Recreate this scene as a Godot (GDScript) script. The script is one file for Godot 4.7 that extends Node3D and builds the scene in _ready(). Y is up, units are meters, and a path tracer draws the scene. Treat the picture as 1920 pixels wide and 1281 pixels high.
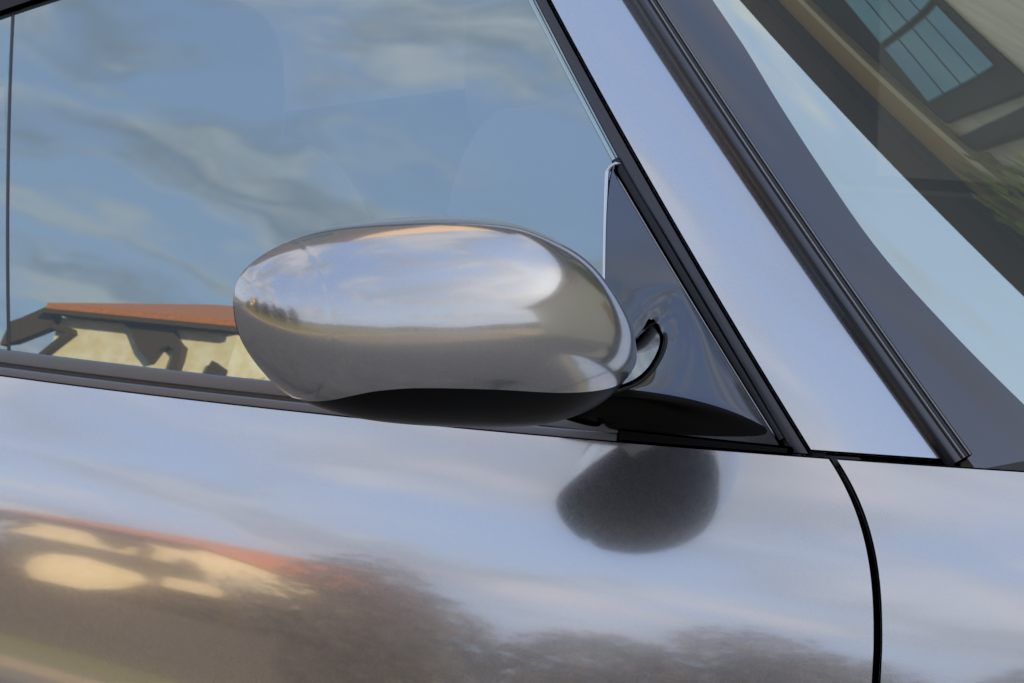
extends Node3D

# ---------------------------------------------------------------- shape of the car's flank
const BELT_Z := -0.14
const PLAN_RADIUS := 3.2
const PLAN_CENTRE := -0.38
const TUMBLE := 0.22689      # tilt of the side glass at the belt line
const GLASS_RADIUS := 1.4
const EYE := Vector3(0.99304, 1.26359, 1.58919)
const LOOK := Vector3(-0.522652, -0.165048, -0.836418)

var mats := {}
var used := {}
var profile: Array[Vector2] = []
var rng := RandomNumberGenerator.new()
var car: Node3D
var mirror_axis := Vector3(-0.42262, 0, 0.90631)
var mirror_front := Vector3(0.90631, 0, 0.42262)
var mirror_root := Vector3(0.0296, 0, -0.108)


func _ready() -> void:
	rng.seed = 20
	# camera
	var cam := Camera3D.new()
	cam.name = "camera"
	cam.keep_aspect = Camera3D.KEEP_HEIGHT
	cam.near = 0.05
	cam.far = 4000.0
	var lens := CameraAttributesPhysical.new()
	lens.frustum_focal_length = 107.85
	lens.frustum_focus_distance = 1.86
	lens.frustum_near = 0.05
	lens.frustum_far = 4000.0
	lens.exposure_aperture = 40.0
	cam.attributes = lens
	cam.fov = 12.6955
	add_child(cam)
	cam.look_at_from_position(EYE, EYE + LOOK)
	cam.current = true
	# sky and exposure
	var env := Environment.new()
	env.background_mode = Environment.BG_SKY
	env.sky = Sky.new()
	env.sky.sky_material = make_sky()
	env.background_energy_multiplier = 0.85
	env.tonemap_mode = Environment.TONE_MAPPER_LINEAR
	env.tonemap_exposure = 1.32
	env.sdfgi_enabled = true
	env.ssao_enabled = true
	env.ssil_enabled = true
	var we := WorldEnvironment.new()
	we.name = "sky"
	we.environment = env
	add_child(we)
	# low evening sun ahead of the car, behind the near house
	var sun := DirectionalLight3D.new()
	sun.name = "sun"
	sun.light_color = Color(1.0, 0.87, 0.67)
	sun.light_energy = 1.6
	sun.light_angular_distance = 0.5
	sun.shadow_enabled = true
	add_child(sun)
	sun.look_at_from_position(Vector3.ZERO, -SUN)

	for i in 900:
		if i == 0:
			profile.append(Vector2.ZERO)
		var t := tilt((i + 0.5) * 0.001)
		profile.append(profile[i] + Vector2(-cos(t), sin(t)) * 0.001)
	make_materials()
	make_ground()
	make_house_behind_car()
	make_farmhouse()
	make_greenery()
	make_car()


const SUN := Vector3(0.75, 0.30, -0.66)


# ---------------------------------------------------------------- sky
func make_sky() -> PanoramaSkyMaterial:
	var w := 1536
	var h := 768
	var img := Image.create(w, h, false, Image.FORMAT_RGBF)
	var wisps := FastNoiseLite.new()
	wisps.noise_type = FastNoiseLite.TYPE_PERLIN
	wisps.seed = 4
	wisps.frequency = 1.0
	wisps.fractal_type = FastNoiseLite.FRACTAL_FBM
	wisps.fractal_octaves = 6
	wisps.fractal_gain = 0.6
	var bulk := wisps.duplicate() as FastNoiseLite
	bulk.seed = 11
	bulk.fractal_octaves = 3
	var sd := SUN.normalized()
	for j in h:
		var th := PI * (j + 0.5) / h
		var y := cos(th)
		if y < -0.02:
			img.fill_rect(Rect2i(0, j, w, h - j), Color(0.2, 0.19, 0.18))
			break
		var up := maxf(y, 0.0)
		var base := Color(0.66, 0.76, 0.90).lerp(Color(0.33, 0.45, 0.72), 1.0 - pow(1.0 - up, 2.2))
		for i in w:
			var ph := (float(i) + 0.5) / w * TAU
			var d := Vector3(sin(ph) * sin(th), y, -cos(ph) * sin(th))
			# cloud deck seen in perspective: stretch towards the horizon
			var q := Vector3(d.x, 0, d.z) / (up + 0.22)
			var warp := bulk.get_noise_2d(q.x * 0.8 + 7.0, q.z * 0.8) * 0.9
			var fine := bulk.get_noise_2d(q.x * 3.2 - 9.0, q.z * 3.2 + 5.0)
			var along_wind := q.x * 0.80 + q.z * 0.60 + warp * 0.6
			var across := -q.x * 0.60 + q.z * 0.80 + warp * 0.5 + fine * 0.10
			var n := wisps.get_noise_3d(along_wind * 1.5, across * 4.2 + 3.1, fine * 0.5)
			var b := bulk.get_noise_2d(q.x * 0.7 - 3.0, q.z * 0.7)
			var shade := wisps.get_noise_2d(along_wind * 2.4 - 20.0, across * 5.5 + 11.0 + fine * 0.4)
			var cover := smoothstep(-0.25, 0.24, n * 1.2 + b * 0.5)
			cover *= smoothstep(0.0, 0.14, up) * 0.9
			var c := base
			var lit := 0.5 + 0.5 * d.dot(sd)
			var cloud := Color(0.37, 0.395, 0.45).lerp(Color(0.72, 0.695, 0.70), smoothstep(-0.22, 0.28, shade + 0.4 * n))
			c = c.lerp(cloud, cover)
			var s := maxf(d.dot(sd), 0.0)
			var glow := 0.9 * pow(s, 6.0) + 2.2 * pow(s, 40.0)
			c += Color(1.0, 0.95, 0.86) * (glow * 0.38)
			img.set_pixel(i, j, c)
	var m := PanoramaSkyMaterial.new()
	m.panorama = ImageTexture.create_from_image(img)
	return m


# ---------------------------------------------------------------- materials
func lin(r: float, g: float, b: float) -> Color:
	return Color(r, g, b).linear_to_srgb()


func mat(called: String, c: Color, rough: float, metal := 0.0, spec := 0.5) -> StandardMaterial3D:
	var m := StandardMaterial3D.new()
	m.resource_name = called
	m.albedo_color = c
	m.roughness = rough
	m.metallic = metal
	m.metallic_specular = spec
	mats[called] = m
	return m


func noise_tex(sd: int, freq: float, colors: Array, size := 512, octaves := 4) -> NoiseTexture2D:
	var n := FastNoiseLite.new()
	n.seed = sd
	n.frequency = freq
	n.fractal_octaves = octaves
	var t := NoiseTexture2D.new()
	t.width = size
	t.height = size
	t.seamless = true
	t.noise = n
	var g := Gradient.new()
	g.offsets = PackedFloat32Array([0.25, 0.75])
	g.colors = PackedColorArray(colors)
	t.color_ramp = g
	return t


func flake_tex(share: float) -> ImageTexture:
	# a lacquer that is smooth in most places and scatters where the metal flakes lie
	var r := RandomNumberGenerator.new()
	r.seed = 77
	var img := Image.create(512, 512, false, Image.FORMAT_RGB8)
	for j in 512:
		for i in 512:
			var k := r.randf()
			var v := 0.035 + 0.03 * k if k < share else r.randf_range(0.26, 0.46)
			img.set_pixel(i, j, Color(v, v, v))
	return ImageTexture.create_from_image(img)


func tiled(m: StandardMaterial3D, t: Texture2D, scale: float) -> void:
	m.albedo_texture = t
	m.albedo_color = Color.WHITE
	m.uv1_triplanar = true
	m.uv1_world_triplanar = true
	m.uv1_scale = Vector3.ONE * scale


func make_materials() -> void:
	var m := mat("silver_paint", lin(0.73, 0.73, 0.735), 1.0, 0.91)
	m.roughness_texture = flake_tex(0.66)
	m.uv1_triplanar = true
	m.uv1_scale = Vector3.ONE * 37.0
	m.clearcoat_enabled = true
	m.clearcoat = 1.0
	m.clearcoat_roughness = 0.02
	var cap: StandardMaterial3D = m.duplicate()
	cap.resource_name = "mirror_paint"
	cap.roughness_texture = flake_tex(0.52)
	cap.albedo_color = lin(0.66, 0.655, 0.65)
	mats["mirror_paint"] = cap
	m = mat("side_glass", lin(0.47, 0.595, 0.635), 0.01, 0.80)
	m.transparency = BaseMaterial3D.TRANSPARENCY_ALPHA
	m.albedo_color.a = 0.10
	m = mat("front_glass", lin(0.63, 0.72, 0.67), 0.01, 0.88)
	m.transparency = BaseMaterial3D.TRANSPARENCY_ALPHA
	m.albedo_color.a = 0.10
	mat("glass_edge", lin(0.55, 0.68, 0.68), 0.12, 0.8)
	mat("frit", lin(0.125, 0.130, 0.145), 0.08, 0.9, 0.6)
	m = mat("rubber", lin(0.012, 0.012, 0.014), 0.35, 0.0, 0.5)
	m = mat("frame_black", lin(0.075, 0.078, 0.09), 0.22, 0.3, 0.6)
	m = mat("trim_grey", lin(0.24, 0.26, 0.295), 0.3, 0.75)
	m = mat("bead", lin(0.42, 0.40, 0.38), 0.2, 0.8)
	m = mat("gloss_black", lin(0.16, 0.175, 0.205), 0.08, 0.75, 0.6)
	m = mat("base_plastic", lin(0.006, 0.006, 0.006), 0.38, 0.0, 0.28)
	mat("chrome", lin(0.75, 0.78, 0.8), 0.12, 1.0)
	mat("mirror_silver", lin(0.85, 0.87, 0.88), 0.0, 1.0)
	mat("cabin_dark", lin(0.02, 0.02, 0.022), 0.8)
	mat("cabin_leather", lin(0.30, 0.27, 0.15), 0.5)
	mat("seat_cloth", lin(0.36, 0.35, 0.33), 0.8)
	mat("tyre", lin(0.02, 0.02, 0.02), 0.8)
	m = mat("asphalt", Color.WHITE, 0.85)
	tiled(m, noise_tex(1, 0.02, [lin(0.23, 0.20, 0.165), lin(0.32, 0.28, 0.23)]), 0.35)
	m = mat("grass", Color.WHITE, 0.9)
	tiled(m, noise_tex(2, 0.03, [lin(0.15, 0.19, 0.05), lin(0.34, 0.29, 0.13)]), 0.4)
	m = mat("hills", Color.WHITE, 0.95)
	tiled(m, noise_tex(3, 0.02, [lin(0.10, 0.095, 0.10), lin(0.17, 0.15, 0.14)]), 0.02)
	m = mat("kerb_stone", Color.WHITE, 0.85)
	tiled(m, noise_tex(5, 0.03, [lin(0.33, 0.29, 0.25), lin(0.45, 0.40, 0.34)]), 0.6)
	m = mat("cream_render", Color.WHITE, 0.85)
	tiled(m, noise_tex(6, 0.015, [lin(0.82, 0.71, 0.48), lin(0.92, 0.86, 0.72)]), 0.35)
	m = mat("orange_tile", Color.WHITE, 0.7)
	tiled(m, noise_tex(7, 0.03, [lin(0.47, 0.14, 0.045), lin(0.58, 0.23, 0.09)]), 0.8)
	mat("old_timber", lin(0.07, 0.048, 0.03), 0.8)
	m = mat("pale_render", Color.WHITE, 0.85)
	tiled(m, noise_tex(8, 0.02, [lin(0.72, 0.65, 0.44), lin(0.82, 0.75, 0.54)]), 0.5)
	m = mat("pink_render", Color.WHITE, 0.85)
	tiled(m, noise_tex(12, 0.02, [lin(0.50, 0.40, 0.34), lin(0.60, 0.50, 0.43)]), 0.5)
	m = mat("shade_purple", Color.WHITE, 0.9)  # purple shade put into the colour, for wall base and low wall
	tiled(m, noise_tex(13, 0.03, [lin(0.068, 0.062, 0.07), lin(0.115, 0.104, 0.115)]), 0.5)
	mat("brown_soffit", lin(0.46, 0.29, 0.10), 0.7)
	mat("trim_cream", lin(0.72, 0.58, 0.36), 0.7)
	mat("dark_timber", lin(0.035, 0.03, 0.022), 0.7)
	m = mat("teal_pane", lin(0.14, 0.30, 0.34), 0.08, 0.3, 0.6)
	mat("roof_slate", lin(0.14, 0.08, 0.055), 0.75)
	m = mat("leaves", lin(0.10, 0.092, 0.108), 0.8)
	m = mat("leaves_green", lin(0.105, 0.096, 0.104), 0.8)
	mat("reflection_green", lin(0.30, 0.33, 0.06), 0.6)  # green for the added leaves that imitate a reflection
	mat("bark", lin(0.08, 0.06, 0.045), 0.9)


# ---------------------------------------------------------------- mesh helpers
func grid(f: Callable, nu: int, nv: int, flip := false, rim := 0.0, depth := 0.0) -> ArrayMesh:
	var p := PackedVector3Array()
	var nrm := PackedVector3Array()
	var idx := PackedInt32Array()
	for j in nv + 1:
		for i in nu + 1:
			p.append(f.call(float(i) / nu, float(j) / nv))
	var sgn := -1.0 if flip else 1.0
	for j in nv + 1:
		for i in nu + 1:
			var du := p[j * (nu + 1) + mini(i + 1, nu)] - p[j * (nu + 1) + maxi(i - 1, 0)]
			var dv := p[mini(j + 1, nv) * (nu + 1) + i] - p[maxi(j - 1, 0) * (nu + 1) + i]
			if du.length() < 1e-7:
				var jj := 1 if j == 0 else nv - 1
				du = p[jj * (nu + 1) + mini(i + 1, nu)] - p[jj * (nu + 1) + maxi(i - 1, 0)]
			if dv.length() < 1e-7:
				var ii := 1 if i == 0 else nu - 1
				dv = p[mini(j + 1, nv) * (nu + 1) + ii] - p[maxi(j - 1, 0) * (nu + 1) + ii]
			nrm.append(du.cross(dv).normalized() * sgn)
	for j in nv:
		for i in nu:
			var a := j * (nu + 1) + i
			var b := a + 1
			var c := a + nu + 2
			var d := a + nu + 1
			if flip:
				idx.append_array([a, b, c, a, c, d])
			else:
				idx.append_array([a, c, b, a, d, c])
	if rim > 0.0:
		var loop := PackedInt32Array()
		for i in nu:
			loop.append(i)
		for j in nv:
			loop.append(j * (nu + 1) + nu)
		for i in nu:
			loop.append(nv * (nu + 1) + nu - i)
		for j in nv:
			loop.append((nv - j) * (nu + 1))
		var m := loop.size()
		var prev := PackedInt32Array(loop)
		var outs := PackedVector3Array()
		for k in m:
			var e := p[loop[(k + 1) % m]] - p[loop[(k - 1 + m) % m]]
			outs.append(e.cross(nrm[loop[k]] * sgn).normalized())
		for step in 5:
			var ring := PackedInt32Array()
			for k in m:
				var n := nrm[loop[k]]
				var o := outs[k]
				var b := minf(step + 1, 4) * PI / 8.0
				var at := p[loop[k]] + o * rim * sin(b) - n * rim * (1.0 - cos(b))
				if step == 4:
					at -= n * depth
				p.append(at)
				nrm.append((n * cos(b) + o * sin(b)).normalized())
				ring.append(p.size() - 1)
			for k in m:
				var q0 := prev[k]
				var q1 := prev[(k + 1) % m]
				var r0 := ring[k]
				var r1 := ring[(k + 1) % m]
				if flip:
					idx.append_array([q0, r1, r0, q0, q1, r1])
				else:
					idx.append_array([q0, r0, r1, q0, r1, q1])
			prev = ring
	return mesh_of(p, nrm, idx)


func mesh_of(p: PackedVector3Array, n: PackedVector3Array, idx: PackedInt32Array) -> ArrayMesh:
	var a := []
	a.resize(Mesh.ARRAY_MAX)
	a[Mesh.ARRAY_VERTEX] = p
	a[Mesh.ARRAY_NORMAL] = n
	a[Mesh.ARRAY_INDEX] = idx
	var m := ArrayMesh.new()
	m.add_surface_from_arrays(Mesh.PRIMITIVE_TRIANGLES, a)
	return m


func box_mesh(lo: Vector3, hi: Vector3) -> ArrayMesh:
	var st := SurfaceTool.new()
	st.begin(Mesh.PRIMITIVE_TRIANGLES)
	var b := BoxMesh.new()
	b.size = hi - lo
	st.append_from(b, 0, Transform3D(Basis(), (lo + hi) / 2.0))
	return st.commit()


func prism(outline: Array, z: float, thick: float) -> ArrayMesh:
	# an outline in x and y, given depth along z
	var poly := PackedVector2Array(outline)
	if Geometry2D.is_polygon_clockwise(poly):
		poly.reverse()
	var st := SurfaceTool.new()
	st.begin(Mesh.PRIMITIVE_TRIANGLES)
	var tri := Geometry2D.triangulate_polygon(poly)
	for face in 2:
		st.set_normal(Vector3(0, 0, 1 if face == 0 else -1))
		var zz := z + (thick if face == 0 else 0.0)
		for k in range(0, tri.size(), 3):
			var o: Array = [tri[k], tri[k + 1], tri[k + 2]]
			var v := []
			for t in o:
				v.append(Vector3(poly[t].x, poly[t].y, zz))
			var up: float = (v[1] - v[0]).cross(v[2] - v[0]).z
			if (up > 0.0) == (face == 0):
				v.reverse()
			for q in v:
				st.add_vertex(q)
	var n := poly.size()
	for k in n:
		var a := Vector3(poly[k].x, poly[k].y, z)
		var b := Vector3(poly[(k + 1) % n].x, poly[(k + 1) % n].y, z)
		var up := Vector3(0, 0, thick)
		st.set_normal(((b - a).cross(Vector3(0, 0, 1))).normalized())
		for q in [a, b + up, b, a, a + up, b + up]:
			st.add_vertex(q)
	return st.commit()


func tube_mesh(pts: Array, radius: float, sides := 8) -> ArrayMesh:
	var n := pts.size() - 1
	return grid(func(u: float, v: float) -> Vector3:
		var k := mini(int(round(v * n)), n)
		var t: Vector3 = (pts[mini(k + 1, n)] - pts[maxi(k - 1, 0)]).normalized()
		var x := t.cross(Vector3(0.13, 0.3, 0.94)).normalized()
		var y := t.cross(x)
		var r := radius * (0.05 if k == 0 or k == n else 1.0)
		return pts[k] + (x * cos(u * TAU) + y * sin(u * TAU)) * r, sides, n, true)


func hermite(xs: Array, t: float) -> float:
	# xs: Array of Vector2(t, value), smooth through all
	var n := xs.size()
	var k := 0
	while k < n - 2 and t > xs[k + 1].x:
		k += 1
	var a: Vector2 = xs[k]
	var b: Vector2 = xs[k + 1]
	var h := b.x - a.x
	var s := (b.y - a.y) / h
	var sa := s
	var sb := s
	if k > 0:
		sa = (b.y - xs[k - 1].y) / (b.x - xs[k - 1].x)
	if k < n - 2:
		sb = (xs[k + 2].y - a.y) / (xs[k + 2].x - a.x)
	var u := clampf((t - a.x) / h, 0.0, 1.0)
	var u2 := u * u
	var u3 := u2 * u
	return (2 * u3 - 3 * u2 + 1) * a.y + (u3 - 2 * u2 + u) * h * sa + (3 * u2 - 2 * u3) * b.y + (u3 - u2) * h * sb


func numbered(called: String, parent: Node) -> String:
	var key := str(parent.get_instance_id()) + called
	var k: int = used.get(key, 0)
	used[key] = k + 1
	return called if k == 0 else "%s_%03d" % [called, k]


func part(called: String, mesh: Mesh, material: String, parent: Node = self) -> MeshInstance3D:
	var o := MeshInstance3D.new()
	o.mesh = mesh
	o.material_override = mats[material]
	o.name = numbered(called, parent)
	parent.add_child(o, true)
	return o


func thing(called: String, label: String, category: String, at := Vector3.ZERO, group := "") -> Node3D:
	var o := Node3D.new()
	o.name = numbered(called, self)
	add_child(o, true)
	o.position = at
	tag(o, label, category, group)
	return o


func tag(o: Node, label: String, category: String, group := "") -> void:
	o.set_meta("label", label)
	o.set_meta("category", category)
	if group:
		o.set_meta("group", group)


func structure(called: String, mesh: Mesh, material: String, label: String) -> void:
	var o := part(called, mesh, material)
	o.set_meta("kind", "structure")
	o.set_meta("label", label)


# ---------------------------------------------------------------- setting
func make_ground() -> void:
	structure("ground", box_mesh(Vector3(-900, -0.6, -900), Vector3(900, -0.02, 900)), "grass", "grassy land round the road out to the hills")
	structure("road", box_mesh(Vector3(-120, -0.3, -3.6), Vector3(120, 0.0, 5.2)), "asphalt", "worn brown-grey road under the car")
	structure("kerb", box_mesh(Vector3(-120, -0.3, 5.2), Vector3(120, 0.10, 5.4)), "kerb_stone", "pale stone kerb between road and grass verge")
	structure("verge", box_mesh(Vector3(-120, -0.3, 5.4), Vector3(120, 0.09, 11.6)), "grass", "strip of dry green grass beyond the road")
	structure("pavement", box_mesh(Vector3(-120, -0.3, -5.2), Vector3(120, 0.12, -3.6)), "kerb_stone", "stone pavement along the near house")
	var h := FastNoiseLite.new()
	h.seed = 9
	h.frequency = 1.0
	var ring := func(u: float, v: float) -> Vector3:
		var a := u * TAU
		var r := 320.0 + 90.0 * v
		var y := v * (20.0 + 9.0 * h.get_noise_2d(cos(a) * 2.2, sin(a) * 2.2) + 4.0 * h.get_noise_2d(cos(a) * 14.0, sin(a) * 14.0))
		return Vector3(cos(a) * r, y - 1.0, sin(a) * r)
	structure("hills", grid(ring, 240, 5), "hills", "low brown wooded hills on the skyline")


func make_house_behind_car() -> void:
	# the near house on the far side of the car; its front stands at z = -5.2
	var z := -5.2
	var o := thing("house", "tan rendered house with wide brown eave and teal window", "house")
	part("wall", box_mesh(Vector3(-2.2, 0, -13), Vector3(14, 3.98, z)), "pale_render", o)
	part("eave", box_mesh(Vector3(-2.4, 4.0, z), Vector3(14.3, 4.08, z + 0.18)), "dark_timber", o)
	part("soffit_board", box_mesh(Vector3(-2.2, 3.80, z), Vector3(14, 3.995, z + 0.10)), "brown_soffit", o)
	part("trim_board", box_mesh(Vector3(-2.2, 3.745, z), Vector3(14, 3.795, z + 0.13)), "trim_cream", o)
	var roof := part("roof", prism([Vector2(-0.3, 4.09), Vector2(8.2, 4.09), Vector2(4.1, 5.6)], -2.5, 17.0), "roof_slate", o)
	roof.transform = Transform3D(Basis(Vector3.UP, PI / 2), Vector3(0.0, 0, -4.95))
	var win := part("window", prism([Vector2(-1.2, 2.36), Vector2(-0.14, 2.86), Vector2(0.66, 3.72), Vector2(-1.0, 3.72)], z, 0.03), "dark_timber", o)  # dark frame extended up to the trim to imitate shadow there
	# panes between the bars, each a piece of its own
	var c00 := Vector2(-0.13, 3.40)
	var c10 := Vector2(0.53, 3.66)
	var c01 := Vector2(-0.95, 2.52)
	var c11 := Vector2(-0.17, 2.92)
	var cols := [0.0, 0.48, 0.53, 1.0]
	var rows := [0.0, 0.22, 0.24, 0.47, 0.49, 0.72, 0.74, 1.0]
	for i in 2:
		for j in 4:
			var q := []
			for k in [[0, 0], [1, 0], [1, 1], [0, 1]]:
				var a: float = cols[i * 2 + k[0]]
				var b: float = rows[j * 2 + k[1]]
				q.append(c00.lerp(c10, a).lerp(c01.lerp(c11, a), b))
			part("pane", prism(q, z + 0.031, 0.012), "teal_pane", win)
	part("timber_strip", prism([Vector2(0.80, 3.74), Vector2(0.75, 3.74), Vector2(0.12, 3.09), Vector2(-0.5, 2.4), Vector2(-0.44, 2.38), Vector2(0.17, 3.07)], z, 0.05), "dark_timber", o)
	part("door_panel", box_mesh(Vector3(2.4, 0.12, z), Vector3(3.4, 2.2, z + 0.06)), "brown_soffit", o)
	var green_patch := thing("reflection_leaves", "added yellow-green leaves imitating a green reflection on the tan wall under the eave", "green_patch", Vector3(0, 0.1, z))  # leaves added in place of a green reflection over the wall
	part("leaves", foliage(Vector3(1.45, 2.95, 0.16), Vector3(0.85, 0.98, 0.12), 2600, 0.05), "reflection_green", green_patch)
	part("stem", tube_mesh([Vector3(1.5, 0.0, 0.05), Vector3(1.45, 1.2, 0.06), Vector3(1.55, 2.9, 0.06)], 0.03), "bark", green_patch)
	# its taller neighbour
	var t := thing("tall_house", "taller pink-brown house beside the tan one behind the car", "house")
	part("wall", box_mesh(Vector3(-12, 0, -12), Vector3(-2.45, 10.0, -5.0)), "pink_render", t)
	part("cornice", box_mesh(Vector3(-12.2, 10.005, -12.2), Vector3(-2.42, 10.2, -4.75)), "pink_render", t)
	var r := part("roof", prism([Vector2(0.0, 10.21), Vector2(7.0, 10.21), Vector2(3.5, 11.6)], -12.1, 9.6), "roof_slate", t)
	r.transform = Transform3D(Basis(Vector3.UP, PI / 2), Vector3(-14.6, 0, -5.0))
	for k in 3:
		for f in 3:
			var x := -11.0 + k * 2.9
			var w := part("window", box_mesh(Vector3(x, 1.2 + f * 3.2, -5.0), Vector3(x + 1.3, 2.9 + f * 3.2, -4.94)), "trim_cream", t)
			for h in 2:
				part("pane", box_mesh(Vector3(x + 0.1 + h * 0.58, 1.3 + f * 3.2, -4.939), Vector3(x + 0.62 + h * 0.58, 2.8 + f * 3.2, -4.925)), "teal_pane", w)


func make_farmhouse() -> void:
	# the sunlit house across the road, mirrored in the side window; its front stands at z = 12
	var z := 12.0
	var o := thing("farmhouse", "sunlit cream farmhouse with orange tiled roof and dark timber brackets", "house")
	part("wall", box_mesh(Vector3(-12.2, 0, z), Vector3(-8.8, 4.2, z + 8)), "cream_render", o)
	var roof := part("roof", prism([Vector2(0, 4.27), Vector2(8.6, 4.27), Vector2(8.6, 4.39), Vector2(4.3, 6.0), Vector2(0, 4.39)], 8.65, 3.65), "orange_tile", o)
	roof.transform = Transform3D(Basis(Vector3.UP, -PI / 2), Vector3(0.0, 0, z - 0.3))
	part("gutter", box_mesh(Vector3(-12.3, 4.17, z - 0.36), Vector3(-8.65, 4.26, z - 0.28)), "old_timber", o)
	var t := 0.16
	var shapes := [
		[Vector2(-13.3, 3.85), Vector2(-12.35, 4.4), Vector2(-12.15, 4.2), Vector2(-12.2, 3.92), Vector2(-12.91, 3.55), Vector2(-13.3, 3.45)],
		[Vector2(-12.2, 4.02), Vector2(-11.75, 3.97), Vector2(-11.7, 3.88), Vector2(-12.15, 3.38), Vector2(-12.3, 3.36), Vector2(-11.85, 3.87), Vector2(-12.2, 3.93)],
		[Vector2(-10.78, 4.19), Vector2(-9.85, 4.19), Vector2(-9.68, 3.95), Vector2(-9.55, 3.85), Vector2(-9.53, 3.6), Vector2(-9.56, 3.1), Vector2(-9.68, 3.1), Vector2(-9.64, 3.72), Vector2(-9.78, 3.83), Vector2(-9.95, 3.72), Vector2(-10.05, 3.48), Vector2(-10.3, 3.7), Vector2(-10.55, 4.05)],
		[Vector2(-8.98, 3.64), Vector2(-8.78, 3.52), Vector2(-8.78, 3.2), Vector2(-9.08, 3.2)],
	]
	for q in shapes:
		part("timber_bracket", prism(q, z - t, t), "old_timber", o)
	part("shade_base", box_mesh(Vector3(-12.25, 0, z - 0.045), Vector3(-8.75, 3.34, z + 0.2)), "shade_purple", o)  # dark box added as shade over the lower wall


func foliage(center: Vector3, size: Vector3, count: int, leaf: float) -> ArrayMesh:
	var p := PackedVector3Array()
	var n := PackedVector3Array()
	var idx := PackedInt32Array()
	for k in count:
		var d := Vector3(rng.randfn(), rng.randfn(), rng.randfn()).normalized()
		var at := center + d * size * pow(rng.randf(), 0.35)
		var a := Vector3(rng.randfn(), rng.randfn(), rng.randfn()).normalized()
		var b := a.cross(Vector3(rng.randfn(), rng.randfn(), rng.randfn())).normalized()
		var s := leaf * rng.randf_range(0.6, 1.3)
		var i := p.size()
		var nn := (a.cross(b) + d * 0.4).normalized()
		for q in [-a, b * 0.6, a, -b * 0.6]:
			p.append(at + q * s)
			n.append(nn)
		idx.append_array([i, i + 1, i + 2, i, i + 2, i + 3])
	return mesh_of(p, n, idx)


func make_greenery() -> void:
	# a brown winter hedge between the verge and the farmhouse
	var o := thing("hedge", "brown winter hedge with an opening, in front of the farmhouse", "hedge")
	for k in 12:
		var x := -15.0 + k * 0.92
		var h := 2.66 + 0.16 * sin(k * 2.1)
		var low := 0.0
		part("bush", foliage(Vector3(x, (h + low) * 0.5, 10.2 + 0.1 * cos(k * 1.7)), Vector3(0.75, (h - low) * 0.52, 0.55), 1500 if low == 0.0 else 600, 0.075), "leaves", o)
	# added cream panels imitate sunlit wall patches; the dark wall is added too
	var g := thing("sun_patch_panels", "two added cream panels shaped as sunlit wall patches over an added low dark wall by the hedge", "sun_patch")
	part("added_low_wall", box_mesh(Vector3(-11.0, 0, 9.5), Vector3(-6.0, 1.42, 9.62)), "shade_purple", g)
	part("panel", prism([Vector2(-9.15, 1.5), Vector2(-9.28, 1.8), Vector2(-9.2, 2.1), Vector2(-8.95, 2.36), Vector2(-8.5, 2.44), Vector2(-7.75, 2.3), Vector2(-7.6, 2.1), Vector2(-7.9, 1.75), Vector2(-8.4, 1.5)], 9.5, 0.06), "cream_render", g)
	part("panel", prism([Vector2(-7.4, 2.06), Vector2(-7.36, 2.36), Vector2(-6.9, 2.42), Vector2(-6.65, 2.3), Vector2(-6.7, 2.1)], 9.5, 0.06), "cream_render", g)
	for x in [-9.2, -7.5, -6.6]:
		part("post", box_mesh(Vector3(x - 0.05, 1.42, 9.53), Vector3(x + 0.05, 2.3, 9.6)), "old_timber", g)
	var p := PackedVector3Array()
	var n := PackedVector3Array()
	var idx := PackedInt32Array()
	for k in 9:
		var x := (-5.9 if k == 0 else -7.0 + k * 1.6) + 0.5 * sin(k * 4.3)
		var h := 4.9 if k == 0 else 4.2 + 0.55 * sin(k * 2.7) + 0.25 * sin(k * 5.1)
		var m := foliage(Vector3(x, h * 0.5, (10.8 if k == 0 else 11.9) + 0.8 * sin(k * 3.0)), Vector3(1.0 if k == 0 else 1.25, h * 0.52, 1.0), 2200, 0.10)
		var a := m.surface_get_arrays(0)
		for q in a[Mesh.ARRAY_INDEX]:
			idx.append(q + p.size())
		p.append_array(a[Mesh.ARRAY_VERTEX])
		n.append_array(a[Mesh.ARRAY_NORMAL])
	var w := part("woods", mesh_of(p, n, idx), "leaves_green")
	w.set_meta("kind", "stuff")
	tag(w, "brown thicket of small trees lining the road beyond the verge", "trees")


# ---------------------------------------------------------------- the car
func side_z(x: float, y: float) -> float:
	var ph := asin(clampf(sin(TUMBLE) + (y - 0.9) / GLASS_RADIUS, -1.0, 1.0))
	return BELT_Z + (PLAN_CENTRE * PLAN_CENTRE - (x - PLAN_CENTRE) * (x - PLAN_CENTRE)) / (2.0 * PLAN_RADIUS) - GLASS_RADIUS * (cos(TUMBLE) - cos(ph))


func side_n(x: float, y: float) -> Vector3:
	var e := 0.0005
	return Vector3(-(side_z(x + e, y) - side_z(x - e, y)) / (2 * e), -(side_z(x, y + e) - side_z(x, y - e)) / (2 * e), 1).normalized()


func side(x: float, y: float, off := 0.0) -> Vector3:
	return Vector3(x, y, side_z(x, y)) + side_n(x, y) * off


func belt(x: float) -> float:
	if x < 0.3:
		return 0.86523 + 0.0062 * x + 0.0068 * x * x
	return 0.8677 - 0.10 * (x - 0.3) - 0.26 * (x - 0.3) * (x - 0.3)


const FLANK_TILT := [Vector2(0.0, 30.0), Vector2(0.03, 27.2), Vector2(0.06, 22.8), Vector2(0.1, 16.2), Vector2(0.13, 12.6), Vector2(0.16, 10.0), Vector2(0.22, 6.2), Vector2(0.3, 3.0), Vector2(0.5, -2.0), Vector2(0.95, -8.0)]


func tilt(s: float) -> float:
	return deg_to_rad(hermite(FLANK_TILT, s))


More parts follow.
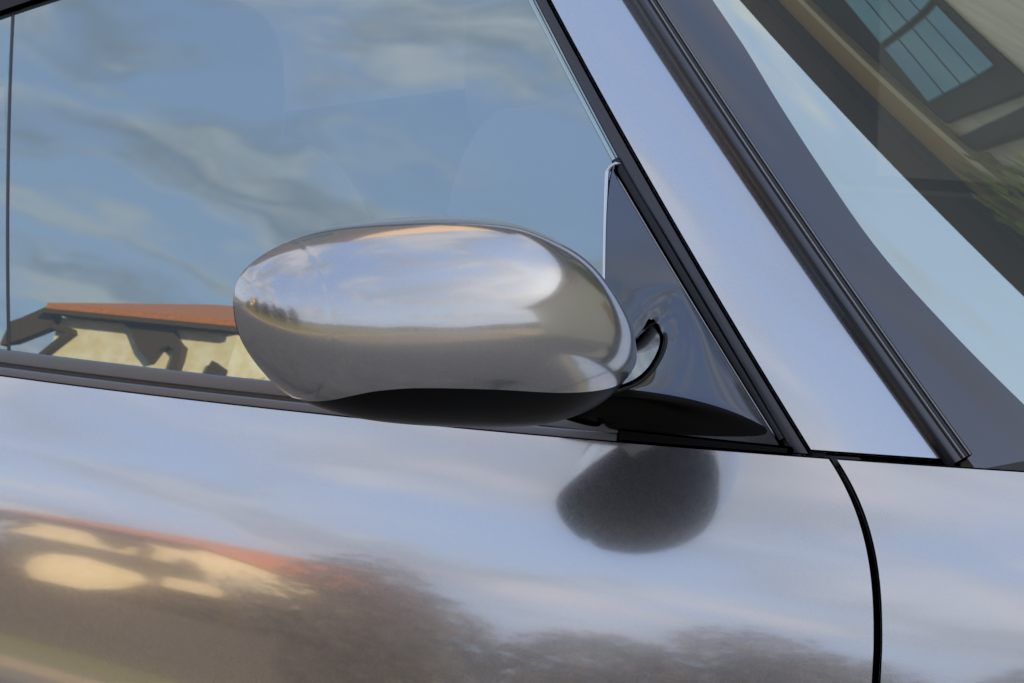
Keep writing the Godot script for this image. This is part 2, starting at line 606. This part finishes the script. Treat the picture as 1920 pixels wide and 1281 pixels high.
func flank(x: float, s: float) -> Vector3:
	var t := smoothstep(-0.5, 0.2, x)
	var k := 1.0 + 0.24 * t
	var q := clampf(s / k, 0.0, 0.89) * 1000.0
	var i := int(q)
	var d := profile[i].lerp(profile[i + 1], q - i) * k
	var y := belt(x)
	return Vector3(x, y + d.x, side_z(x, y) + 0.008 + d.y)


func poly(c: Array, y: float) -> float:
	var q := y - 0.9
	return c[0] + q * (c[1] + q * c[2])


const REAR := [-0.52064, -0.19772, -0.16921]
const GLASS_R := [0.08677, -0.76595, -0.17038]
const GAP_L := [0.10409, -0.80854, -0.12877]
const PILLAR_L := [0.10989, -0.80854, -0.12877]
const PILLAR_R := [0.19633, -0.89612, -0.13984]
const STRIP_L := [0.09372, -0.77696, -0.4255]
const SAIL_R := [0.08845, -0.80639, -0.12777]


func frame_left(y: float) -> float:
	return lerpf(poly(STRIP_L, y), poly(GLASS_R, y), smoothstep(1.0, 1.05, y))


func roof_line(x: float) -> float:
	var q := x + 0.515
	return 1.146 + 0.27 * q - 0.25 * q * q


func sail_left(y: float) -> float:
	return -0.0070 - 0.1529 * (y - 0.8733)


func gap_x(s: float) -> float:
	s = maxf(s, 0.0)
	return 0.1501 + 0.9244 * minf(s, 0.12) - 5.5114 * pow(minf(s, 0.12), 2.0) + 12.1536 * pow(minf(s, 0.12), 3.0) + 0.09 * maxf(s - 0.12, 0.0) - 0.25 * pow(maxf(s - 0.12, 0.0), 2.0)


func ribbon(path: Callable, cross_section: Array, steps: int) -> ArrayMesh:
	# path(t) gives [point, outward normal]; the cross-section is in (sideways, outward) metres
	var n := cross_section.size()
	return grid(func(u: float, v: float) -> Vector3:
		var a: Array = path.call(v)
		var e := 0.002
		var t: Vector3 = (path.call(v + e)[0] - path.call(v - e)[0]).normalized()
		var lat: Vector3 = a[1].cross(t).normalized()
		var c: Vector2 = cross_section[int(round(u * n)) % n]
		return a[0] + lat * c.x + a[1] * c.y, n, steps, true)


func bar(w: float, h: float, r := 0.0008) -> Array:
	# a rounded bar: half width w, from 0 down to -h
	var o := []
	for q in [[-w, -h], [-w, -r], [-w + r * 0.3, -r * 0.3], [-w + r, 0], [-w + r * 1.3, 0.00002], [-w * 0.3, 0.0001], [w * 0.3, 0.0001], [w - r * 1.3, 0.00002], [w - r, 0], [w - r * 0.3, -r * 0.3], [w, -r], [w, -h]]:
		o.append(Vector2(q[0], q[1]))
	return o


func make_car() -> void:
	car = thing("car", "silver car with blue sky mirrored in its door and window", "car")
	make_greenhouse()
	make_flank()
	make_windshield()
	make_sail()
	make_mirror()
	make_cabin()


func make_greenhouse() -> void:
	part("side_window", grid(func(u: float, v: float) -> Vector3:
		var x0 := lerpf(poly(REAR, 0.86), poly(REAR, 1.14), v) + 0.0018
		var y := lerpf(belt(lerpf(x0, 0.1, u)) - 0.006, 1.25, v)
		var x := lerpf(poly(REAR, y) + 0.0018, frame_left(y) + 0.004, u)
		return side(x, minf(y, roof_line(x) + 0.02), -0.005), 60, 60, false, 0.0005, 0.003), "side_glass", car)
	part("quarter_window", grid(func(u: float, v: float) -> Vector3:
		var y := lerpf(0.862, 1.16, v)
		var x := lerpf(-1.05 + 0.25 * v, poly(REAR, y) - 0.0018, u)
		return side(x, y, -0.005), 30, 30, false, 0.0005, 0.003), "side_glass", car)
	part("pillar_seal", ribbon(func(t: float) -> Array:
		var y := lerpf(0.855, 1.16, t)
		var x := poly(REAR, y)
		return [side(x, y, -0.0045), side_n(x, y)], bar(0.0016, 0.012), 40), "frame_black", car)
	part("glass_edge", ribbon(func(t: float) -> Array:
		var y := lerpf(1.035, 1.24, t)
		var x := frame_left(y) - 0.0045
		return [side(x, y, -0.0042), side_n(x, y)], bar(0.0018, 0.002, 0.0006), 40), "glass_edge", car)
	part("window_frame", grid(func(u: float, v: float) -> Vector3:
		var y := lerpf(belt(0.12) + 0.001, 1.26, v)
		var x := lerpf(frame_left(y) + 0.001, poly(GAP_L, y) - 0.0009, u)
		return side(x, y, -0.0005 - 0.0015 * (u - 0.4) * (u - 0.4)), 8, 50, false, 0.0008, 0.008), "frame_black", car)
	part("door_seal", ribbon(func(t: float) -> Array:
		var y := lerpf(0.862, 1.26, t)
		var x := (poly(GAP_L, y) + poly(PILLAR_L, y)) * 0.5
		return [side(x, y, -0.006), side_n(x, y)], bar(0.006, 0.01), 50), "rubber", car)
	part("windshield_pillar", grid(func(u: float, v: float) -> Vector3:
		var y := lerpf(belt(lerpf(0.155, 0.235, u)) + 0.0035, 1.27, v)
		var x := lerpf(poly(PILLAR_L, y) - 0.0022, poly(PILLAR_R, y) + 0.001, u)
		var swell := 0.001 - 0.0125 * u - 0.0035 * u * u
		return side(x, y, swell), 24, 60, false, 0.0012, 0.02), "silver_paint", car)
	# roof rail with its dark seal along the top of the side glass
	part("roof_seal", grid(func(u: float, v: float) -> Vector3:
		var x := lerpf(-1.0, -0.03, u)
		return side(x, roof_line(x) + lerpf(-0.001, 0.034, v), 0.001), 60, 4, false, 0.001, 0.01), "rubber", car)
	part("roof", grid(func(u: float, v: float) -> Vector3:
		var x := lerpf(-1.05, -0.06, u)
		var y := roof_line(x) + 0.037
		var a := v * PI * 0.5
		var half := 0.55
		return Vector3(x, y + 0.05 * sin(a), side_z(x, y) - half * (1.0 - cos(a))), 30, 16, false, 0.001, 0.006), "silver_paint", car)
	var ribs := [[0.0072, 0.0064, 0.0046], [0.0005, 0.0075, 0.0020], [-0.0046, 0.0056, 0.0056]]
	for r in ribs:
		part("belt_trim", ribbon(func(t: float) -> Array:
			var x := lerpf(-1.0, 0.001, t)
			var y: float = belt(x) + 0.0055 - 0.003 * smoothstep(-0.2, 0.12, x) + r[0] * lerpf(1.0, 0.6, smoothstep(-0.2, 0.1, x))
			return [side(x, y, r[2]), side_n(x, y)], bar(r[1] * 0.8, 0.014, 0.0009), 80), "trim_grey" if r[1] < 0.007 else "frame_black", car)


func make_flank() -> void:
	part("door", grid(func(u: float, v: float) -> Vector3:
		var s := 0.7 * v * lerpf(v, 1.0, 0.35)
		return flank(lerpf(-1.02, gap_x(s) - 0.0028, u), s), 90, 90, true, 0.0014, 0.012), "silver_paint", car)
	part("fender", grid(func(u: float, v: float) -> Vector3:
		var s := 0.7 * v * lerpf(v, 1.0, 0.35)
		return flank(lerpf(gap_x(s) + 0.0028, 1.1, u), s), 70, 90, true, 0.0014, 0.012), "silver_paint", car)
	part("door_gap", grid(func(u: float, v: float) -> Vector3:
		var s := 0.69 * v
		return flank(gap_x(s) + lerpf(-0.012, 0.012, u), s) - Vector3(0, 0.0, 0.012), 4, 60, true), "rubber", car)
	part("belt_ledge", grid(func(u: float, v: float) -> Vector3:
		var x := lerpf(-1.02, 1.1, u)
		var y := belt(x) - 0.001
		return Vector3(x, y - 0.003 + 0.0 * v, side_z(x, y) + lerpf(-0.05, 0.0075, v)), 60, 3), "rubber", car)
	part("bonnet", grid(func(u: float, v: float) -> Vector3:
		var x := lerpf(0.30, 1.1, u)
		var y := belt(x)
		return Vector3(x, y - 0.006 + 0.03 * sin(v * PI), side_z(x, y) - 0.02 - 1.2 * v), 24, 16, true), "silver_paint", car)
	part("far_flank", grid(func(u: float, v: float) -> Vector3:
		var p := flank(lerpf(-1.02, 1.1, u), 0.7 * v)
		return Vector3(p.x, p.y, -1.62 - (p.z + 0.14)), 20, 20), "silver_paint", car)
	for k in 4:
		var x := 0.95 if k < 2 else -1.35
		var z := -0.55 if k % 2 == 0 else -1.22
		var w := part("wheel", grid(func(u: float, v: float) -> Vector3:
			var a := v * TAU
			var pr: Array = [Vector2(0.20, -0.1), Vector2(0.29, -0.105), Vector2(0.315, -0.09), Vector2(0.315, 0.09), Vector2(0.29, 0.105), Vector2(0.20, 0.1)]
			var c: Vector2 = pr[int(round(u * 5))]
			return Vector3(c.x * cos(a), c.x * sin(a), c.y), 5, 40), "tyre", car)
		w.position = Vector3(x, 0.315, z)
		part("rim", grid(func(u: float, v: float) -> Vector3:
			var a := v * TAU
			return Vector3(0.2 * u * cos(a), 0.2 * u * sin(a), 0.07 + 0.02 * u * (1.0 + 0.4 * cos(a * 5.0))), 6, 50), "chrome", w)


func pillar_edge(y: float) -> Vector3:
	return side(poly(PILLAR_R, y), y)


func screen_point(y: float, w: float, off := 0.0) -> Vector3:
	var a := pillar_edge(y)
	var e := (pillar_edge(y + 0.001) - pillar_edge(y - 0.001)).normalized()
	var nu := side_n(a.x, y)
	nu = (nu - e * nu.dot(e)).normalized()
	var s := e.cross(nu)
	if s.x < 0.0:
		s = -s
	var ang := deg_to_rad(58.0 + 8.0 * (y - 0.9))
	var n := nu * cos(ang) + s * sin(ang)
	var c := s * cos(ang) - nu * sin(ang)
	var bend := deg_to_rad(10.5)
	var sweep := bend * (w - 0.18 * (1.0 - exp(-w / 0.18)))
	return a + c * w - n * (sweep - off)


func make_windshield() -> void:
	var edge := [Vector2(0.84, 0.106), Vector2(0.88, 0.0913), Vector2(0.9313, 0.0755), Vector2(0.985, 0.0640), Vector2(1.0365, 0.0650), Vector2(1.0823, 0.0690), Vector2(1.1186, 0.0740), Vector2(1.152, 0.0745), Vector2(1.3, 0.08)]
	var glass := part("windshield", grid(func(u: float, v: float) -> Vector3:
		var y := lerpf(0.80, 1.30, v)
		return screen_point(y, lerpf(hermite(edge, y), 1.05, pow(u, 1.3))), 60, 50, true), "front_glass", car)
	part("frit_band", grid(func(u: float, v: float) -> Vector3:
		var y := lerpf(0.80, 1.30, v)
		return screen_point(y, lerpf(0.012, hermite(edge, y), u), 0.0004), 16, 50, true), "frit", glass)
	# weatherstrip between pillar and glass: two dark lips with pale beads between
	var lips := [[0.0022, 0.0034, 0.0026, "frame_black"], [0.0066, 0.0006, 0.0040, "bead"], [0.0094, 0.0024, 0.0034, "rubber"], [0.0126, 0.0006, 0.0042, "bead"], [0.0147, 0.0017, 0.0026, "rubber"]]
	for l in lips:
		part("weatherstrip", ribbon(func(t: float) -> Array:
			var y := lerpf(belt(0.24) + 0.001, 1.28, t)
			var p := screen_point(y, l[0], l[2])
			return [p, (screen_point(y, l[0], l[2] + 0.01) - p).normalized()], bar(l[1], 0.009, minf(0.0012, l[1] * 0.8)), 60), l[3], car)
	part("cowl", grid(func(u: float, v: float) -> Vector3:
		var x := lerpf(0.16, 0.36, u)
		var y := belt(x) - 0.004
		return Vector3(x, y, side_z(x, y) - 0.002 - 0.5 * v), 10, 10, true), "rubber", car)


func make_sail() -> void:
	part("sail_panel", grid(func(u: float, v: float) -> Vector3:
		var y := lerpf(0.871, 1.041, v)
		var r := poly(SAIL_R, y) - 0.0045 * v
		var l := sail_left(y) + 0.004 * pow(v, 12.0)
		return side(lerpf(l, maxf(r, l + 0.001), u), y, 0.0045), 30, 40, false, 0.0012, 0.008), "gloss_black", car)
	part("sail_foot", grid(func(u: float, v: float) -> Vector3:
		var x := lerpf(0.003, 0.1185, u)
		var y := belt(x) + lerpf(0.0005, 0.0062 - 0.003 * u, v)
		return side(x, y, 0.0075), 30, 4, false, 0.0015, 0.012), "base_plastic", car)
	var pts := []
	for k in 24:
		var y := lerpf(0.872, 1.036, k / 23.0)
		pts.append(side(sail_left(y) - 0.0012, y, 0.003))
	pts.append(side(sail_left(1.036) + 0.0008, 1.0395, 0.003))
	pts.append(side(sail_left(1.036) + 0.004, 1.0418, 0.003))
	pts.append(side(sail_left(1.036) + 0.007, 1.0425, 0.002))
	var line := []
	for k in 40:
		var y := lerpf(0.876, 1.034, k / 39.0)
		line.append(side(poly(SAIL_R, y) - 0.0045 * (y - 0.871) / 0.17 + 0.0009, y, 0.0047))
	part("sail_bead", tube_mesh(line, 0.0005, 6), "bead", car)
	part("sail_edge", tube_mesh(pts, 0.0017), "chrome", car)
	part("sail_seal", ribbon(func(t: float) -> Array:
		var y := lerpf(0.874, 1.045, t)
		var x := (poly(SAIL_R, y) + frame_left(y)) * 0.5 - 0.0005
		return [side(x, y, 0.002), side_n(x, y)], bar(0.0028, 0.006), 40), "rubber", car)


# ---------------------------------------------------------------- the door mirror
const MIRROR_LONG := 0.30
const TOP := [[0.0, 0.940], [0.0077, 0.9519], [0.0129, 0.9679], [0.0254, 0.9843], [0.046, 1.0029], [0.0703, 1.0154], [0.0981, 1.0244], [0.1371, 1.0294], [0.1827, 1.0305], [0.2236, 1.0289], [0.2563, 1.0232], [0.2815, 1.014], [0.2958, 1.0025], [0.2995, 0.9918], [0.30, 0.987]]
const BOTTOM := [[0.0, 0.942], [0.004, 0.930], [0.013, 0.9165], [0.030, 0.9040], [0.056, 0.8965], [0.09, 0.8945], [0.1491, 0.9004], [0.2062, 0.9098], [0.2394, 0.9198], [0.2648, 0.9327], [0.2825, 0.9489], [0.2946, 0.966], [0.2997, 0.9823], [0.30, 0.987]]
const SEAM := [[0.0, 0.931], [0.0166, 0.9255], [0.0373, 0.9210], [0.082, 0.9232], [0.149, 0.9325], [0.200, 0.9375], [0.226, 0.9372], [0.2394, 0.9345], [0.252, 0.930], [0.30, 0.905]]
var top_t := []
var bottom_t := []
var seam_t := []


func over_t(list: Array) -> Array:
	var o := []
	for q in list:
		o.append(Vector2(acos(clampf(1.0 - 2.0 * q[0] / MIRROR_LONG, -1.0, 1.0)) / PI, q[1]))
	return o


func waist(t: float) -> float:
	return (hermite(top_t, t) + hermite(bottom_t, t)) * 0.5 - 0.007 * pow(maxf(sin(PI * t), 0.0), 0.8)


func shell(t: float, ang: float, inset := 0.0) -> Vector3:
	var a := MIRROR_LONG * 0.5 * (1.0 - cos(PI * t))
	var yt := hermite(top_t, t)
	var yb := hermite(bottom_t, t)
	var belly := pow(maxf(sin(PI * t), 0.0), 0.8)
	var m := waist(t)
	var h := maxf((yt - m if sin(ang) > 0.0 else m - yb) - inset, 0.0)
	var rear := 0.020 + 0.044 * smoothstep(0.78, 0.40, t)
	var d := (0.062 if cos(ang) > 0.0 else rear) * belly - inset
	var c := cos(ang)
	var s := sin(ang)
	var up := m + h * signf(s) * pow(absf(s), 0.92)
	var out := 0.012 + maxf(d, 0.0) * signf(c) * pow(absf(c), 0.9 if c > 0.0 else 0.65)
	return mirror_root + mirror_axis * (0.021 + a * 0.93) + Vector3.UP * up + mirror_front * out


func seam_angle(t: float) -> float:
	var yt := hermite(top_t, t)
	var yb := hermite(bottom_t, t)
	var m := waist(t)
	var lid := hermite(seam_t, t)
	var h := maxf(yt - m if lid > m else m - yb, 1e-5)
	var s := clampf((hermite(seam_t, t) - m) / h, -1.0, 0.9)
	return asin(signf(s) * pow(absf(s), 1.0 / 0.92))


func make_mirror() -> void:
	top_t = over_t(TOP)
	bottom_t = over_t(BOTTOM)
	seam_t = over_t(SEAM)
	var m := Node3D.new()
	m.name = "door_mirror"
	car.add_child(m)
	part("mirror_cap", grid(func(u: float, v: float) -> Vector3:
		return shell(u, lerpf(seam_angle(u), PI * 0.98, v)), 120, 90, true), "mirror_paint", m)
	part("mirror_base", grid(func(u: float, v: float) -> Vector3:
		return shell(u, lerpf(seam_angle(u) + 0.05, -PI * 0.98, v), 0.0012), 100, 50), "base_plastic", m)
	part("mirror_glass", grid(func(u: float, v: float) -> Vector3:
		var t := lerpf(0.02, 0.98, u)
		var a := shell(t, PI * 0.97, 0.002)
		var b := shell(t, -PI * 0.97, 0.002)
		var yt := hermite(top_t, t) - 0.006
		var yb := hermite(bottom_t, t) + 0.006
		var p := a.lerp(b, v)
		return Vector3(p.x, lerpf(minf(yt, 1.02), maxf(yb, 0.9), v), p.z) - mirror_front * 0.001, 40, 20), "mirror_silver", m)
	var inner := [Vector3(0.0210, 0.9452, -0.1380), Vector3(0.0129, 0.9349, -0.1410), Vector3(0.0071, 0.9270, -0.1380), Vector3(0.0008, 0.9193, -0.1280), Vector3(-0.0045, 0.9130, -0.1150), Vector3(-0.0110, 0.9090, -0.1000), Vector3(-0.0209, 0.9064, -0.0830)]
	var outer := [Vector3(0.0339, 0.9478, -0.1220), Vector3(0.0402, 0.9402, -0.1200), Vector3(0.0406, 0.9303, -0.1160), Vector3(0.0362, 0.9182, -0.1080), Vector3(0.0279, 0.9101, -0.0990), Vector3(0.0149, 0.9063, -0.0860), Vector3(-0.0046, 0.9049, -0.0720)]
	part("cap_lip", grid(func(u: float, v: float) -> Vector3:
		var a := along(inner, u)
		var b := along(outer, u)
		var p := a.lerp(b, v)
		return p - Vector3(0.002, -0.001, 0.004) * sin(v * PI), 40, 12, true, 0.0008, 0.002), "silver_paint", m)
	var back := LOOK * 0.016
	var ring_a := [outer[0] + back, outer[1] + back, outer[2] + back, outer[3] + back, outer[4] + back, outer[5] + back, outer[6] + back, Vector3(-0.050, 0.890, -0.095), Vector3(-0.03, 0.882, -0.105), Vector3(-0.005, 0.877, -0.117), Vector3(-0.022, 0.895, -0.128), Vector3(0.008, 0.930, -0.135)]
	var ring_b := [Vector2(0.024, 0.968), Vector2(0.0440, 0.9505), Vector2(0.0590, 0.932), Vector2(0.0750, 0.912), Vector2(0.0940, 0.888), Vector2(0.1020, 0.8775), Vector2(0.075, 0.8735), Vector2(0.03, 0.8720), Vector2(0.0, 0.8715), Vector2(-0.010, 0.877), Vector2(-0.012, 0.90), Vector2(-0.01, 0.95)]
	var hub := Vector2(0.035, 0.91)
	var loft := func(u: float, v: float) -> Vector3:
		var a := closed(ring_a, u)
		var q := Vector2.ZERO
		var i := u * ring_b.size()
		var b3 := []
		for r in ring_b:
			b3.append(side(r.x, r.y, 0.0048))
		var b := closed(b3, u)
		var n := side_n(b.x, b.y)
		var out := Vector3(b.x - hub.x, b.y - hub.y, 0)
		out = (out - n * out.dot(n)).normalized()
		var gap := (b - a).length()
		var ta := (b - a) * 0.6 + Vector3(0.0, 0.0, -0.45) * gap
		var tb := out * gap * 1.15
		var v2 := v * v
		var v3 := v2 * v
		var p := a * (2 * v3 - 3 * v2 + 1) + ta * (v3 - 2 * v2 + v) + b * (3 * v2 - 2 * v3) + tb * (v3 - v2)
		if v > 0.0:
			p.z = maxf(p.z, side_z(p.x, p.y) + 0.0046)
		return p
	part("mirror_foot", grid(func(u: float, v: float) -> Vector3: return loft.call(lerpf(-0.10, 0.37, u), v), 40, 24), "gloss_black", m)
	part("foot_shade_side", grid(func(u: float, v: float) -> Vector3: return loft.call(lerpf(0.37, 0.90, u), v), 44, 24), "base_plastic", m)  # darker material imitates a reflection boundary across the one foot
	var seal := []  # dark tube standing in for the gap shadow behind the lip
	for k in 30:
		seal.append(along(outer, 0.11 + 0.89 * k / 29.0) + Vector3(0.0006, -0.0006, -0.0018))
	part("lip_gap_shade", tube_mesh(seal, 0.0014), "rubber", m)


func along(pts: Array, t: float) -> Vector3:
	var n := pts.size() - 1
	var q := clampf(t, 0.0, 1.0) * n
	var k := mini(int(q), n - 1)
	return pts[k].cubic_interpolate(pts[k + 1], pts[maxi(k - 1, 0)], pts[mini(k + 2, n)], q - k)


func closed(pts: Array, t: float) -> Vector3:
	var n := pts.size()
	var q := fposmod(t, 1.0) * n
	var k := int(q) % n
	return pts[k].cubic_interpolate(pts[(k + 1) % n], pts[(k - 1 + n) % n], pts[(k + 2) % n], q - int(q))


# ---------------------------------------------------------------- inside the car
func make_cabin() -> void:
	part("cabin_floor", box_mesh(Vector3(-1.0, 0.2, -1.6), Vector3(0.9, 0.24, -0.16)), "cabin_dark", car)
	part("door_card", box_mesh(Vector3(-1.0, 0.24, -0.24), Vector3(0.3, 0.84, -0.2)), "cabin_dark", car)
	part("far_door_card", box_mesh(Vector3(-1.0, 0.24, -1.58), Vector3(0.3, 0.86, -1.54)), "cabin_leather", car)
	part("dashboard", grid(func(u: float, v: float) -> Vector3:
		var a := v * PI * 0.6
		return Vector3(0.30 - 0.42 * v, 0.845 - 0.12 * (1.0 - cos(a)), -0.28 - 1.22 * u), 20, 16, true, 0.002, 0.05), "cabin_leather", car)
	part("bulkhead", box_mesh(Vector3(-1.04, 0.24, -1.58), Vector3(-1.0, 0.95, -0.2)), "cabin_dark", car)
	part("firewall", box_mesh(Vector3(0.36, 0.24, -1.58), Vector3(0.40, 0.85, -0.2)), "cabin_dark", car)
	for k in 2:
		var z := -0.52 - 0.72 * k
		var o := Node3D.new()
		o.name = numbered("seat", car)
		car.add_child(o, true)
		o.position = Vector3(-0.42, 0.24, z)
		part("cushion", cushion(Vector3(0.05, 0.22, 0), Vector3(0.26, 0.1, 0.25)), "seat_cloth", o)
		part("backrest", cushion(Vector3(-0.24, 0.46, 0), Vector3(0.1, 0.30, 0.24)), "seat_cloth", o)
		part("headrest", cushion(Vector3(-0.28, 0.78, 0), Vector3(0.07, 0.10, 0.15)), "seat_cloth", o)


func cushion(at: Vector3, size: Vector3) -> ArrayMesh:
	return grid(func(u: float, v: float) -> Vector3:
		var a := u * TAU
		var b := (v - 0.5) * PI
		var c := Vector3(cos(b) * cos(a), sin(b), cos(b) * sin(a))
		return at + size * Vector3(signf(c.x) * pow(absf(c.x), 0.6), signf(c.y) * pow(absf(c.y), 0.6), signf(c.z) * pow(absf(c.z), 0.6)), 28, 18, true)
